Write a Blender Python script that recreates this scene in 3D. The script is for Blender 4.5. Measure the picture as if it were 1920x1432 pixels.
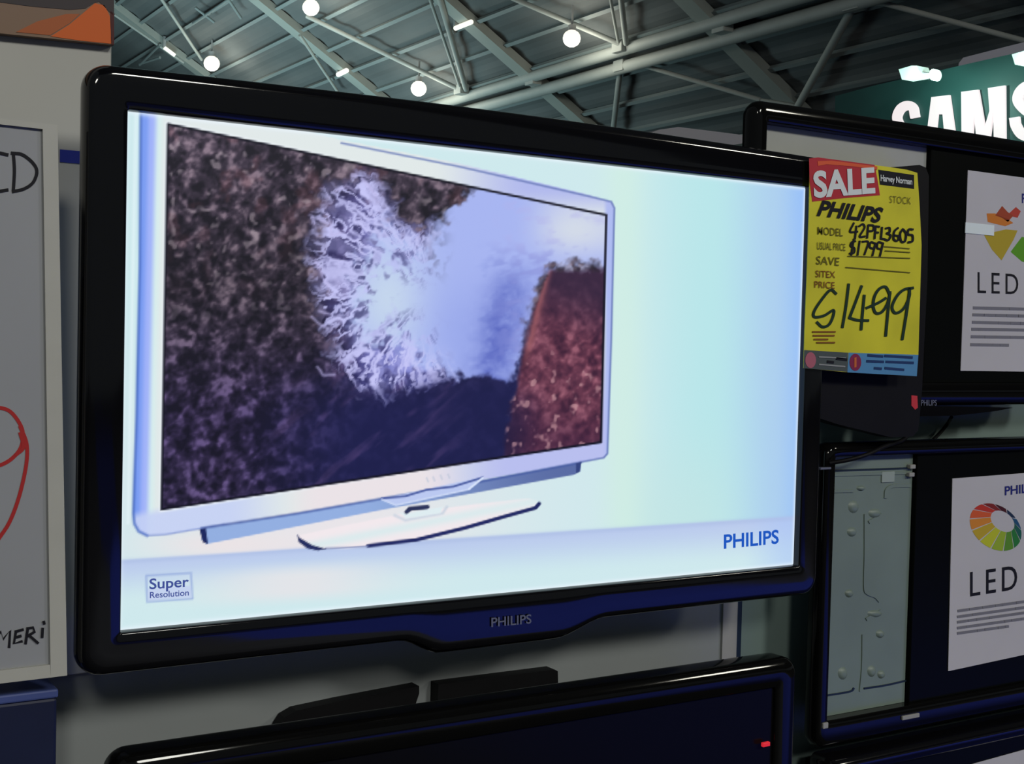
import bpy, bmesh, math, random
import numpy as np
from mathutils import Vector, Matrix

random.seed(7)
for o in list(bpy.data.objects):
    bpy.data.objects.remove(o, do_unlink=True)
SC = bpy.context.scene
COL = SC.collection

# ------------------------------------------------------------------ camera
FPX = 2405.77
CAM = Vector((-0.80835, -1.30293, 0.04380))
PITCH, ROLL, YAW = -0.0339134, 0.0244107, 0.5535573
FWD = Vector((math.sin(YAW) * math.cos(PITCH), math.cos(YAW) * math.cos(PITCH), math.sin(PITCH)))
_r = FWD.cross(Vector((0, 0, 1))).normalized()
_u = _r.cross(FWD)
RGT = math.cos(ROLL) * _r + math.sin(ROLL) * _u
UPV = -math.sin(ROLL) * _r + math.cos(ROLL) * _u
cd = bpy.data.cameras.new('camera')
cam = bpy.data.objects.new('camera', cd)
COL.objects.link(cam)
cd.sensor_fit = 'HORIZONTAL'
cd.sensor_width = 36.0
cd.lens = FPX * 36.0 / 1920.0
cd.clip_start = 0.02
cd.clip_end = 300
cam.matrix_world = Matrix((RGT, UPV, -FWD)).transposed().to_4x4()
cam.location = CAM
SC.camera = cam

# ------------------------------------------------------------------ world, lights, exposure
SC.view_settings.view_transform = 'Standard'
SC.view_settings.look = 'None'
SC.view_settings.gamma = 1.0
SC.view_settings.use_curve_mapping = False
SC.view_settings.exposure = 0.0
w = bpy.data.worlds.new('hall_air')
SC.world = w
w.use_nodes = True
w.node_tree.nodes['Background'].inputs[0].default_value = (0.85, 0.95, 1.0, 1)
w.node_tree.nodes['Background'].inputs[1].default_value = 0.125


def area(name, loc, target, size, power, color):
    l = bpy.data.lights.new(name, 'AREA')
    l.shape = 'DISK'
    l.size = size
    l.energy = power
    l.color = color
    o = bpy.data.objects.new(name, l)
    COL.objects.link(o)
    o.location = loc
    o.rotation_euler = (Vector(target) - Vector(loc)).to_track_quat('-Z', 'Y').to_euler()
    return o


area('hall_and_fill_light', (-6, -16, 8.2), (0, 0, 0), 2.6, 740, (1.0, 0.97, 0.86))
area('hall_and_fill_light', (4, -15, 8.4), (0.4, 0, -0.2), 2.6, 800, (1.0, 0.99, 0.90))
area('hall_and_fill_light', (16, -16, 9.0), (0.6, 0, 0.2), 2.2, 650, (1.0, 0.96, 0.82))
sp = bpy.data.lights.new('added_fill_spot', 'SPOT')  # added lamp, brightens the blue floor strip mirrored in the bezel
sp.energy = 6500
sp.color = (0.92, 0.95, 1.0)
sp.spot_size = math.radians(62)
sp.spot_blend = 0.6
sp.shadow_soft_size = 0.3
spo = bpy.data.objects.new('added_fill_spot', sp)
COL.objects.link(spo)
spo.location = (3.3, -4.8, 5.0)
area('hall_and_fill_light', (9, 38, 0.3), (13, 41, 10), 9.0, 1500, (0.66, 0.97, 1.0))  # added teal uplight for the left roof, not one of the hall's lamps


# ------------------------------------------------------------------ helpers
def lin(c):
    return tuple((x / 255 / 12.92) if x / 255 <= 0.04045 else ((x / 255 + 0.055) / 1.055) ** 2.4 for x in c)


MATS = {}


def mat(name, rgb, rough=0.5, spec=0.5, emit=None, strength=1.0, noise=0.0, nscale=20.0, metal=0.0, coat=0.0, bump=0.0):
    """rgb is a linear base colour; noise varies it a little procedurally."""
    if name in MATS:
        return MATS[name]
    m = bpy.data.materials.new(name)
    m.use_nodes = True
    nt = m.node_tree
    b = nt.nodes['Principled BSDF']
    b.inputs['Base Color'].default_value = (*rgb, 1)
    b.inputs['Roughness'].default_value = rough
    b.inputs['Specular IOR Level'].default_value = spec
    b.inputs['Metallic'].default_value = metal
    b.inputs['Coat Weight'].default_value = coat
    b.inputs['Coat Roughness'].default_value = 0.05
    if emit:
        b.inputs['Emission Color'].default_value = (*emit, 1)
        b.inputs['Emission Strength'].default_value = strength
    if noise > 0 or bump > 0:
        tc = nt.nodes.new('ShaderNodeTexCoord')
        nz = nt.nodes.new('ShaderNodeTexNoise')
        nz.inputs['Scale'].default_value = nscale
        nz.inputs['Detail'].default_value = 5
        nt.links.new(tc.outputs['Object'], nz.inputs['Vector'])
        if noise > 0:
            cr = nt.nodes.new('ShaderNodeValToRGB')
            cr.color_ramp.elements[0].position = 0.3
            cr.color_ramp.elements[1].position = 0.7
            cr.color_ramp.elements[0].color = (*[c * (1 - noise) for c in rgb], 1)
            cr.color_ramp.elements[1].color = (*[min(1, c * (1 + noise)) for c in rgb], 1)
            nt.links.new(nz.outputs['Fac'], cr.inputs['Fac'])
            nt.links.new(cr.outputs['Color'], b.inputs['Base Color'])
        if bump > 0:
            bp = nt.nodes.new('ShaderNodeBump')
            bp.inputs['Strength'].default_value = bump
            bp.inputs['Distance'].default_value = 0.002
            nt.links.new(nz.outputs['Fac'], bp.inputs['Height'])
            nt.links.new(bp.outputs['Normal'], b.inputs['Normal'])
    MATS[name] = m
    return m


def ray(x, y):
    return FWD + RGT * ((x - 960) / FPX) - UPV * ((y - 716) / FPX)


def at(x, y, Y):                      # point of the wall-parallel plane at depth Y
    d = ray(x, y)
    return CAM + d * ((Y - CAM.y) / d.y)


def atx(x, y, X):                     # point of a plane square to the wall
    d = ray(x, y)
    return CAM + d * ((X - CAM.x) / d.x)


ROOF_C, ROOF_S = 20.0, 0.6            # roof: (z-cz) = 20 - 0.6 (x-cx)
RK = math.hypot(1, ROOF_S)
REX = Vector((1, 0, -ROOF_S)).normalized()
RN = Vector((ROOF_S, 0, 1)).normalized()


def atr(x, y, off=0.0):
    d = ray(x, y)
    return CAM + d * ((ROOF_C - off) / (d.z + ROOF_S * d.x))


def roofpt(s, y, off=0.0):
    return Vector((CAM.x, y, CAM.z + ROOF_C)) + REX * s - RN * off


def linkmesh(name, bm, m, parent=None, smooth=None):
    me = bpy.data.meshes.new(name)
    bm.normal_update()
    bm.to_mesh(me)
    bm.free()
    mats = m if isinstance(m, (list, tuple)) else [m]
    for q in mats:
        me.materials.append(q)
    if smooth is not None:
        me.polygons.foreach_set('use_smooth', [True] * len(me.polygons))
        me.set_sharp_from_angle(angle=math.radians(smooth))
    o = bpy.data.objects.new(name, me)
    COL.objects.link(o)
    if parent:
        o.parent = parent
        o.matrix_parent_inverse = parent.matrix_basis.inverted()
    return o


def tag(o, label=None, cat=None, group=None, kind=None):
    if label:
        o['label'] = label
    if cat:
        o['category'] = cat
    if group:
        o['group'] = group
    if kind:
        o['kind'] = kind
    return o


def empty(name, loc, label, cat, group=None, kind=None):
    o = bpy.data.objects.new(name, None)
    COL.objects.link(o)
    o.location = loc
    o.empty_display_size = 0.05
    return tag(o, label, cat, group, kind)


def add_box(bm, x0, x1, y0, y1, z0, z1, bevel=0.0, seg=2):
    v = [bm.verts.new((x, y, z)) for x in (x0, x1) for y in (y0, y1) for z in (z0, z1)]
    fs = []
    for a, b, c, d in ((0, 1, 3, 2), (4, 6, 7, 5), (0, 4, 5, 1), (2, 3, 7, 6), (0, 2, 6, 4), (1, 5, 7, 3)):
        fs.append(bm.faces.new((v[a], v[b], v[c], v[d])))
    if bevel > 0:
        es = set(e for f in fs for e in f.edges)
        bmesh.ops.bevel(bm, geom=list(es), offset=bevel, segments=seg, affect='EDGES', profile=0.5)


def add_tube(bm, p, q, r, n=10):
    p, q = Vector(p), Vector(q)
    d = (q - p).normalized()
    a = d.orthogonal().normalized()
    b = d.cross(a)
    A, B = [], []
    for i in range(n):
        t = 2 * math.pi * i / n
        k = a * math.cos(t) * r + b * math.sin(t) * r
        A.append(bm.verts.new(p + k))
        B.append(bm.verts.new(q + k))
    for i in range(n):
        j = (i + 1) % n
        bm.faces.new((A[i], A[j], B[j], B[i]))
    bm.faces.new(A[::-1])
    bm.faces.new(B)


def add_path_tube(bm, pts, r, n=8):
    pts = [Vector(p) for p in pts]
    rings = []
    for i, p in enumerate(pts):
        d = (pts[min(i + 1, len(pts) - 1)] - pts[max(i - 1, 0)]).normalized()
        a = d.cross(Vector((0.3, 1, 0.1))).normalized()
        b = d.cross(a)
        rings.append([bm.verts.new(p + a * math.cos(2 * math.pi * k / n) * r + b * math.sin(2 * math.pi * k / n) * r) for k in range(n)])
    for A, B in zip(rings, rings[1:]):
        for k in range(n):
            j = (k + 1) % n
            bm.faces.new((A[k], A[j], B[j], B[k]))
    bm.faces.new(rings[0][::-1])
    bm.faces.new(rings[-1])


def add_prism(bm, pts, ext, mi=0):
    """closed 3D outline pushed along vector ext into a solid"""
    ext = Vector(ext)
    A = [bm.verts.new(Vector(p)) for p in pts]
    B = [bm.verts.new(Vector(p) + ext) for p in pts]
    fs = [bm.faces.new(A), bm.faces.new(B[::-1])]
    n = len(A)
    for i in range(n):
        j = (i + 1) % n
        fs.append(bm.faces.new((A[j], A[i], B[i], B[j])))
    for f in fs:
        f.material_index = mi
    bmesh.ops.recalc_face_normals(bm, faces=fs)


def smooth_path(pts, k=8):
    """Catmull-Rom through points"""
    P = [Vector(p) for p in pts]
    if len(P) < 3:
        return P
    out = []
    E_ = [2 * P[0] - P[1]] + P + [2 * P[-1] - P[-2]]
    for i in range(1, len(E_) - 2):
        a, b, c, d = E_[i - 1:i + 3]
        for j in range(k):
            t = j / k
            out.append(0.5 * ((2 * b) + (c - a) * t + (2 * a - 5 * b + 4 * c - d) * t * t + (3 * b - a - 3 * c + d) * t ** 3))
    out.append(P[-1])
    return out


def add_stroke(bm, pts, wpx, f, ext, curve=True, mi=0):
    """a pen stroke: ribbon along pixel points carried to the plane by f, with a little thickness"""
    P = [Vector((x, y)) for x, y in pts]
    if curve and len(P) > 2:
        P = smooth_path(P)
    h = wpx / 2
    L, R = [], []
    for i, p in enumerate(P):
        d = P[min(i + 1, len(P) - 1)] - P[max(i - 1, 0)]
        if d.length < 1e-6:
            continue
        d.normalize()
        n = Vector((-d.y, d.x))
        e = d * (h * 0.6 if i == len(P) - 1 else (-h * 0.6 if i == 0 else 0))
        L.append(p + n * h + e)
        R.append(p - n * h + e)
    ext = Vector(ext)
    a = [bm.verts.new(f(*q)) for q in L]
    b = [bm.verts.new(f(*q)) for q in R]
    a2 = [bm.verts.new(v.co + ext) for v in a]
    b2 = [bm.verts.new(v.co + ext) for v in b]
    fs = []
    for i in range(len(a) - 1):
        fs.append(bm.faces.new((a[i], a[i + 1], b[i + 1], b[i])))
        fs.append(bm.faces.new((a2[i], b2[i], b2[i + 1], a2[i + 1])))
        fs.append(bm.faces.new((a[i], a2[i], a2[i + 1], a[i + 1])))
        fs.append(bm.faces.new((b[i], b[i + 1], b2[i + 1], b2[i])))
    fs.append(bm.faces.new((a[0], b[0], b2[0], a2[0])))
    fs.append(bm.faces.new((a[-1], a2[-1], b2[-1], b[-1])))
    for q in fs:
        q.material_index = mi
    bmesh.ops.recalc_face_normals(bm, faces=fs)


def add_text(bm, txt, p0, px, py, offset=0.0, ext=(0, -0.0004, 0), shear=0.0, mi=0, spacing=1.0):
    """lettering filling the box spanned by p0 (lower left), px (lower right), py (upper left); cap height fills the box"""
    cu = bpy.data.curves.new('lettering', 'FONT')
    cu.body = txt
    cu.size = 1.0
    cu.offset = offset
    cu.shear = shear
    cu.space_character = spacing
    cu.resolution_u = 4
    ob = bpy.data.objects.new('lettering', cu)
    COL.objects.link(ob)
    dg = bpy.context.evaluated_depsgraph_get()
    me = bpy.data.meshes.new_from_object(ob.evaluated_get(dg))
    bpy.data.objects.remove(ob)
    co = [v.co.copy() for v in me.vertices]
    xs = [c.x for c in co]
    x0, x1 = min(xs), max(xs)
    ys = [c.y for c in co]
    caps = 0.729
    p0, px, py, ext = Vector(p0), Vector(px), Vector(py), Vector(ext)
    U, V = px - p0, py - p0
    A = [bm.verts.new(p0 + U * ((c.x - x0) / (x1 - x0)) + V * (c.y / caps) + ext) for c in co]
    fs = []
    for p in me.polygons:
        try:
            q = bm.faces.new([A[i] for i in p.vertices])
            q.material_index = mi
            fs.append(q)
        except ValueError:
            pass
    bmesh.ops.recalc_face_normals(bm, faces=fs)
    toward = sum((q.normal for q in fs), Vector())
    if toward.dot(ext) < 0:
        bmesh.ops.reverse_faces(bm, faces=fs)
    bpy.data.meshes.remove(me)
    return bm


def loop_rect(x0, x1, z0, z1, r, ns=48, nc=8, chin=None, crown=0.0):
    """rounded rectangle in the wall plane, same vertex count whatever its size"""
    out = []

    def corner(cx, cz, a0):
        for i in range(nc + 1):
            t = a0 + (math.pi / 2) * i / nc
            out.append((cx + r * math.cos(t), cz + r * math.sin(t)))

    def side(p, q, kind):
        for i in range(1, ns):
            t = i / ns
            x, z = p[0] + (q[0] - p[0]) * t, p[1] + (q[1] - p[1]) * t
            if kind == 'bottom' and chin:
                z += chin(x)
            if kind == 'top':
                z += crown * math.sin(math.pi * t)
            out.append((x, z))
    corner(x1 - r, z1 - r, 0)
    side((x1 - r, z1), (x0 + r, z1), 'top')
    corner(x0 + r, z1 - r, math.pi / 2)
    side((x0, z1 - r), (x0, z0 + r), 'l')
    corner(x0 + r, z0 + r, math.pi)
    side((x0 + r, z0), (x1 - r, z0), 'bottom')
    corner(x1 - r, z0 + r, 1.5 * math.pi)
    side((x1, z0 + r), (x1, z1 - r), 'r')
    return out


def frame_mesh(name, outer, inner, profile, m, parent, y0=0.0):
    """picture-frame solid: profile lists (t from inner to outer, y); closes behind"""
    bm = bmesh.new()
    rings = []
    for t, y in profile:
        rings.append([bm.verts.new((a[0] + (b[0] - a[0]) * t, y0 + y, a[1] + (b[1] - a[1]) * t)) for a, b in zip(inner, outer)])
    n = len(inner)
    rings.append(rings[0])
    for A, B in zip(rings, rings[1:]):
        for i in range(n):
            j = (i + 1) % n
            bm.faces.new((A[i], A[j], B[j], B[i]))
    bmesh.ops.recalc_face_normals(bm, faces=bm.faces)
    return linkmesh(name, bm, m, parent, smooth=50)


def one(name, m, parent, fn, smooth=None):
    bm = bmesh.new()
    fn(bm)
    return linkmesh(name, bm, m, parent, smooth)


def quad_px(pts, Y):
    return [at(x, y, Y) for x, y in pts]


def pxr(Y):
    return lambda x, y: at(x, y, Y)


IN = Vector((0, 0.001, 0))

# ------------------------------------------------------------------ materials
M_black = mat('piano_black_plastic', (0.003, 0.003, 0.004), 0.07, 0.42, coat=0.0)
M_black2 = mat('satin_black_plastic', (0.003, 0.003, 0.003), 0.06, 0.22)
M_matte = mat('matte_black_plastic', (0.005, 0.005, 0.006), 0.5, 0.12, noise=0.1)
M_glass = mat('dark_display_glass', (0.004, 0.004, 0.005), 0.2, 0.05)
M_screenframe = mat('black_screen_edge', (0.003, 0.0035, 0.0033), 0.3, 0.04)
M_white = mat('white_laminate', (0.39, 0.39, 0.375), 0.5, 0.3, noise=0.04, nscale=3)
M_paper = mat('white_paper', (0.45, 0.44, 0.47), 0.5, 0.3, noise=0.03, nscale=8)
M_board = mat('white_sign_card', (0.27, 0.28, 0.30), 0.45, 0.3, noise=0.04, nscale=5)
M_rim = mat('cream_plastic_frame', (0.40, 0.40, 0.365), 0.4, 0.4, noise=0.03)
M_wall = mat('grey_wall_paint', (0.205, 0.222, 0.230), 0.6, 0.2, noise=0.05, nscale=4, bump=0.05)
M_teal = mat('teal_grey_wall_paint', (0.15, 0.205, 0.195), 0.55, 0.25, noise=0.06, nscale=4)
M_trimlight = mat('pale_aluminium_strip', (0.28, 0.28, 0.27), 0.5, 0.4, noise=0.03)
M_groove = mat('dark_upright', (0.012, 0.022, 0.035), 0.4, 0.3)
M_navy = mat('navy_box_board', (0.006, 0.010, 0.038), 0.5, 0.3, noise=0.1)
M_navyrim = mat('blue_box_lid', (0.055, 0.080, 0.24), 0.5, 0.3, noise=0.08)
M_label = mat('blue_label', (0.010, 0.020, 0.24), 0.5, 0.3, noise=0.1)
M_ink = mat('black_ink', (0.006, 0.006, 0.010), 0.6, 0.2)
M_red = mat('red_marker', (0.36, 0.022, 0.022), 0.6, 0.2)
M_silver = mat('silver_lettering', (0.11, 0.12, 0.17), 0.4, 0.4)
M_chassis = mat('galvanised_sheet_metal', (0.145, 0.190, 0.168), 0.45, 0.5, noise=0.07, nscale=9, metal=0.0)
M_chassis2 = mat('dull_grey_sheet_metal', (0.31, 0.32, 0.305), 0.5, 0.4, noise=0.08, nscale=7)
M_redled = mat('red_standby_led', (0.2, 0.0, 0.0), 0.4, 0.3, emit=(0.55, 0.02, 0.03), strength=1.0)
M_steel = mat('painted_roof_steel', (0.40, 0.43, 0.41), 0.55, 0.3, noise=0.06, nscale=1.5)
M_steel2 = mat('grey_roof_beam', (0.34, 0.37, 0.345), 0.6, 0.3, noise=0.06, nscale=0.6)
M_purlin = mat('roof_purlin_steel', (0.24, 0.28, 0.28), 0.6, 0.3)
M_lamp = mat('lamp_glow', (1, 1, 1), 0.5, 0.2, emit=(1.0, 0.94, 0.76), strength=1.08)
M_tube = mat('tube_glow', (1, 1, 1), 0.5, 0.2, emit=(1.0, 0.98, 0.82), strength=0.9)
M_lampbody = mat('lamp_housing', (0.35, 0.36, 0.36), 0.4, 0.4)

# ------------------------------------------------------------------ setting
bm = bmesh.new()
add_box(bm, -30, 1.75, -30, 75, -1.7, -1.6)
tag(linkmesh('floor', bm, mat('dark_floor', (0.030, 0.031, 0.034), 0.7, 0.2, noise=0.2, nscale=3)), 'dark floor in front of the stand', 'floor', kind='structure')
bm = bmesh.new()
add_box(bm, 1.75, 5.6, -30, 75, -1.7, -1.6)
tag(linkmesh('floor', bm, mat('blue_bounce_floor', (0.020, 0.035, 0.30), 0.9, 0.1, noise=0.2, nscale=30)), 'added unseen blue floor strip that tints the bezel reflections', 'floor', kind='structure')  # unseen strip added so the bottom bezel mirrors navy blue

bm = bmesh.new()
add_box(bm, 5.6, 60, -30, 75, -1.7, -1.6)
tag(linkmesh('floor', bm, MATS['dark_floor']), 'dark floor beyond the added blue strip', 'floor', kind='structure')

# roof deck: corrugated slope falling to the right
bm = bmesh.new()
mroof = mat('roof_deck', (0.145, 0.158, 0.160), 0.7, 0.2, noise=0.22, nscale=0.22)
s0, s1, ds = -14.0, 36.0, 0.18
k = 0
prev = None
while s0 + k * ds < s1:
    s = s0 + k * ds
    off = -0.04 if k % 4 in (0, 1) else 0.0
    cur = (bm.verts.new(roofpt(s, -30, off)), bm.verts.new(roofpt(s, 75, off)))
    if prev:
        bm.faces.new((prev[0], prev[1], cur[1], cur[0]))
    prev = cur
    k += 1
tag(linkmesh('ceiling', bm, mroof), 'dark grey sloping metal roof deck of the hall', 'ceiling', kind='structure')


bm = bmesh.new()
add_box(bm, -30, 40, 74.5, 75, -1.6, 40)
tag(linkmesh('wall_far', bm, mat('far_wall', (0.16, 0.18, 0.18), 0.8, 0.2, noise=0.1, nscale=0.3)), 'dim grey end wall of the hall far behind the stands', 'wall', kind='structure')


def roof_box(bm, s_a, s_b, y_a, y_b, o_a, o_b):
    v = [bm.verts.new(roofpt(s, y, o)) for s in (s_a, s_b) for y in (y_a, y_b) for o in (o_a, o_b)]
    fs = [bm.faces.new([v[i] for i in q]) for q in ((0, 1, 3, 2), (4, 6, 7, 5), (0, 4, 5, 1), (2, 3, 7, 6), (0, 2, 6, 4), (1, 5, 7, 3))]
    bmesh.ops.recalc_face_normals(bm, faces=fs)


RAFTERS = [57.4, 48.65, 39.25, 30.8, 22.75, 14.6]
for i, y in enumerate(RAFTERS):
    bm = bmesh.new()
    wd = 0.27
    roof_box(bm, 9, 35.5, y - wd, y + wd, 0.01, 0.26)
    tag(linkmesh('ceiling_beam', bm, M_steel2), 'wide grey steel rafter running down the roof slope', 'beam', 'rafters under the roof', 'structure')
for i in range(-4, 14):
    s = 17.05 + 1.07 * i
    bm = bmesh.new()
    roof_box(bm, s - 0.035, s + 0.035, 9, 74, 0.0, 0.12)
    roof_box(bm, s - 0.06, s + 0.06, 9, 74, 0.12, 0.135)
    tag(linkmesh('ceiling_purlin', bm, M_purlin), 'thin grey purlin crossing the rafters under the roof deck', 'beam', 'purlins under the roof', 'structure')

# long truss crossing the picture, with struts
tr = empty('roof_truss', (20.1, 20, 7.5), 'long double tube truss with diagonal struts hung under the rafters', 'truss')
A, B = atr(885, 204, 0.35), atr(1603, 7, 0.35)
xc, zc = (A.x + B.x) / 2, (A.z + B.z) / 2
one('chord', M_steel, tr, lambda b: add_tube(b, (xc, 15.0, zc), (xc, 60, zc), 0.175, 14), 60)
A2, B2 = atr(870, 178, 0.30), atr(1440, 18, 0.30)
xc2, zc2 = (A2.x + B2.x) / 2, (A2.z + B2.z) / 2
one('chord', M_steel, tr, lambda b: add_tube(b, (xc2, 15.0, zc2), (xc2, 60, zc2), 0.16, 14), 60)


def strut(p, q, wpx, o1=0.35, o2=0.35):
    a, b_ = atr(*p, o1), atr(*q, o2)
    depth = ((a - CAM).dot(FWD) + (b_ - CAM).dot(FWD)) / 2
    one('strut', M_steel, tr, lambda b: add_tube(b, a, b_, wpx / 2 * depth / FPX, 10), 60)


for p, q, wpx in [((575, 30), (862, 168), 9), ((960, -4), (1162, 82), 10), ((1166, 122), (1212, 125), 7), ((1210, 124), (1425, 187), 9),
                  ((1603, 6), (1662, 8), 8), ((1660, 7), (1990, 95), 11), ((806, -2), (864, 168), 6), ((824, -5), (874, 168), 11),
                  ((1144, -5), (1160, 82), 6), ((1164, -5), (1174, 82), 11), ((1163, 128), (1149, 250), 11), ((1600, 12), (1490, 210), 15),
                  ((300, -6), (378, 112), 6), ((562, 66), (636, 176), 6), ((215, 28), (345, 118), 5), ((1425, 187), (1500, 200), 7)]:
    strut(p, q, wpx)
for (x, y) in ((865, 168), (1165, 88), (1167, 124), (1603, 7), (1355, 50), (1000, 150)):
    c = atr(x, y, 0.33)
    one('joint_plate', M_steel, tr, lambda b: add_box(b, c.x - 0.16, c.x + 0.16, c.y - 0.22, c.y + 0.22, c.z - 0.15, c.z + 0.15, 0.02))
xr = empty('bracing_rods', atr(390, 32, 0.25), 'thin crossed tie rods under the roof at the upper left', 'bracing')
for p, q in (((362, 44), (430, -2)), ((366, 14), (402, 42)), ((425, -6), (452, 34)), ((300, 108), (262, 120)), ((262, 122), (300, 84))):
    a, b_ = atr(*p, 0.42), atr(*q, 0.42)
    one('rod', M_purlin, xr, lambda b: add_tube(b, a, b_, 0.05, 8), 60)


# hall lamps: frosted globe under a housing on a short stem
def hall_lamp(x, y, rpx, label):
    c = atr(x, y, 0.9)
    depth = (c - CAM).dot(FWD)
    r = rpx * depth / FPX
    e = empty('hall_lamp', c, label, 'lamp', 'round lamps under the roof')

    def globe(b):
        n, mrow = 16, 8
        rows = []
        for i in range(mrow + 1):
            t = math.pi * i / mrow
            rr, zz = r * math.sin(t), r * 0.95 * math.cos(t)
            rows.append([b.verts.new((c.x + rr * math.cos(2 * math.pi * j / n), c.y + rr * math.sin(2 * math.pi * j / n), c.z + zz)) for j in range(n)] if 0 < i < mrow else [b.verts.new((c.x, c.y, c.z + zz))])
        for i in range(mrow):
            for j in range(n):
                A, B = rows[i], rows[i + 1]
                vs = [A[j % len(A)], A[(j + 1) % len(A)], B[(j + 1) % len(B)], B[j % len(B)]]
                u = []
                for v in vs:
                    if v not in u:
                        u.append(v)
                b.faces.new(u)
        bmesh.ops.recalc_face_normals(b, faces=b.faces)
    one('globe', M_lamp, e, globe, 60)
    one('housing', M_lampbody, e, lambda b: add_tube(b, c + Vector((0, 0, r * 0.85)), c + Vector((0, 0, r * 1.45)), r * 0.45, 12))
    one('stem', M_lampbody, e, lambda b: add_tube(b, c + Vector((0, 0, r * 1.4)), c + Vector((0, 0, 0.86)), 0.03, 8))
    l = bpy.data.lights.new('lamp_light', 'POINT')
    l.energy = 120
    l.color = (1.0, 0.95, 0.80)
    l.shadow_soft_size = 0.7
    lo = bpy.data.objects.new('lamp_light', l)
    COL.objects.link(lo)
    lo.location = c - Vector((0, 0, r * 1.3))


hall_lamp(583, 14, 16, 'round glowing lamp at the top edge of the picture, left of centre')
hall_lamp(397, 119, 15, 'round glowing lamp just above the left part of the large television')
hall_lamp(785, 166, 15, 'round glowing lamp under the end of the left strut, above the large television')
hall_lamp(1072, 72, 17, 'round glowing lamp right of the middle rafter, above the long tubes')


def tube_light(p, q, wpx, label, hang=0.42):
    a, b_ = atr(*p, 0.45), atr(*q, 0.45)
    depth = (a - CAM).dot(FWD)
    r = wpx / 2 * depth / FPX
    e = empty('tube_light', (a + b_) / 2, label, 'lamp', 'short bright tube fittings under the roof')
    one('tube', M_tube, e, lambda b: add_tube(b, a, b_, r, 10), 60)
    one('bracket', M_lampbody, e, lambda b: add_box(b, a.x - 0.05, a.x + 0.05, a.y - 0.05, a.y + 0.05, a.z, a.z + hang))


tube_light((854, 53), (884, 41), 9, 'bright tube fitting left of the wide middle rafter')
tube_light((634, 140), (650, 132), 9, 'short bright tube fitting low between the two left lamps', 0.12)
tube_light((308, 89), (328, 104), 7, 'slanted bright tube fitting on the far left rafter')

# ------------------------------------------------------------------ stand wall
YW = 0.14
bm = bmesh.new()
add_box(bm, -1.6, 0.475, YW, YW + 0.05, -1.6, 0.22)
tag(linkmesh('wall_back', bm, M_wall), 'grey display wall behind and below the large television', 'wall', kind='structure')
bm = bmesh.new()
xcol = at(209, 105, YW - 0.012).x
add_box(bm, -1.6, xcol, YW - 0.012, YW - 0.001, -0.335, 0.75, 0.001, 1)
tag(linkmesh('wall_left', bm, M_white), 'white upper panel of the stand wall at the left', 'wall', kind='structure')
bm = bmesh.new()
add_box(bm, 0.459, 0.487, YW - 0.004, YW + 0.05, -1.6, 0.22)
tag(linkmesh('trim_1', bm, M_trimlight), 'pale vertical edge strip of the grey wall below the television', 'trim', kind='structure')
bm = bmesh.new()
add_box(bm, 0.4872, 0.4975, YW - 0.002, YW + 0.05, -1.6, 0.22)
tag(linkmesh('trim_2', bm, M_groove), 'dark upright gap between the grey and the teal wall panels', 'trim', kind='structure')
bm = bmesh.new()
add_box(bm, 0.498, 3.2, YW, YW + 0.05, -1.6, 0.345)
tag(linkmesh('wall_right', bm, M_teal), 'teal grey wall panel behind the display televisions at the right', 'wall', kind='structure')

# ------------------------------------------------------------------ the picture on the large screen
SW, SH = 0.930, 0.523
NX, NY = 640, 360


def sd_poly(X, Y, pts):
    """signed distance in px, negative inside"""
    d = np.full(X.shape, 1e9)
    ins = np.zeros(X.shape, bool)
    n = len(pts)
    for i in range(n):
        ax, ay = pts[i]
        bx, by = pts[(i + 1) % n]
        ex, ey = bx - ax, by - ay
        L = ex * ex + ey * ey + 1e-9
        t = np.clip(((X - ax) * ex + (Y - ay) * ey) / L, 0, 1)
        d = np.minimum(d, np.hypot(X - ax - t * ex, Y - ay - t * ey))
        if ay != by:
            c = ((ay > Y) != (by > Y)) & (X < ex * (Y - ay) / (by - ay) + ax)
            ins ^= c
    return np.where(ins, -d, d)


def sd_line(X, Y, pts):
    d = np.full(X.shape, 1e9)
    for (ax, ay), (bx, by) in zip(pts, pts[1:]):
        ex, ey = bx - ax, by - ay
        L = ex * ex + ey * ey + 1e-9
        t = np.clip(((X - ax) * ex + (Y - ay) * ey) / L, 0, 1)
        d = np.minimum(d, np.hypot(X - ax - t * ex, Y - ay - t * ey))
    return d


def vnoise(X, Y, sc, seed):
    rng = np.random.RandomState(seed)
    T = rng.rand(257, 257)
    x, y = X / sc, Y / sc
    xi, yi = np.floor(x).astype(int), np.floor(y).astype(int)
    fx, fy = x - xi, y - yi
    fx, fy = fx * fx * (3 - 2 * fx), fy * fy * (3 - 2 * fy)
    a, b = T[yi % 256, xi % 256], T[yi % 256, (xi + 1) % 256]
    c, d = T[(yi + 1) % 256, xi % 256], T[(yi + 1) % 256, (xi + 1) % 256]
    return (a * (1 - fx) + b * fx) * (1 - fy) + (c * (1 - fx) + d * fx) * fy


def fbm(X, Y, sc, seed, oct=4, g=0.55):
    s, a, tot = 0, 1, 0
    for i in range(oct):
        s = s + a * vnoise(X + 37 * i, Y + 91 * i, sc / 2 ** i, seed + i)
        tot += a
        a *= g
    return s / tot


def sstep(a, b, x):
    t = np.clip((x - a) / (b - a), 0, 1)
    return t * t * (3 - 2 * t)


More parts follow.
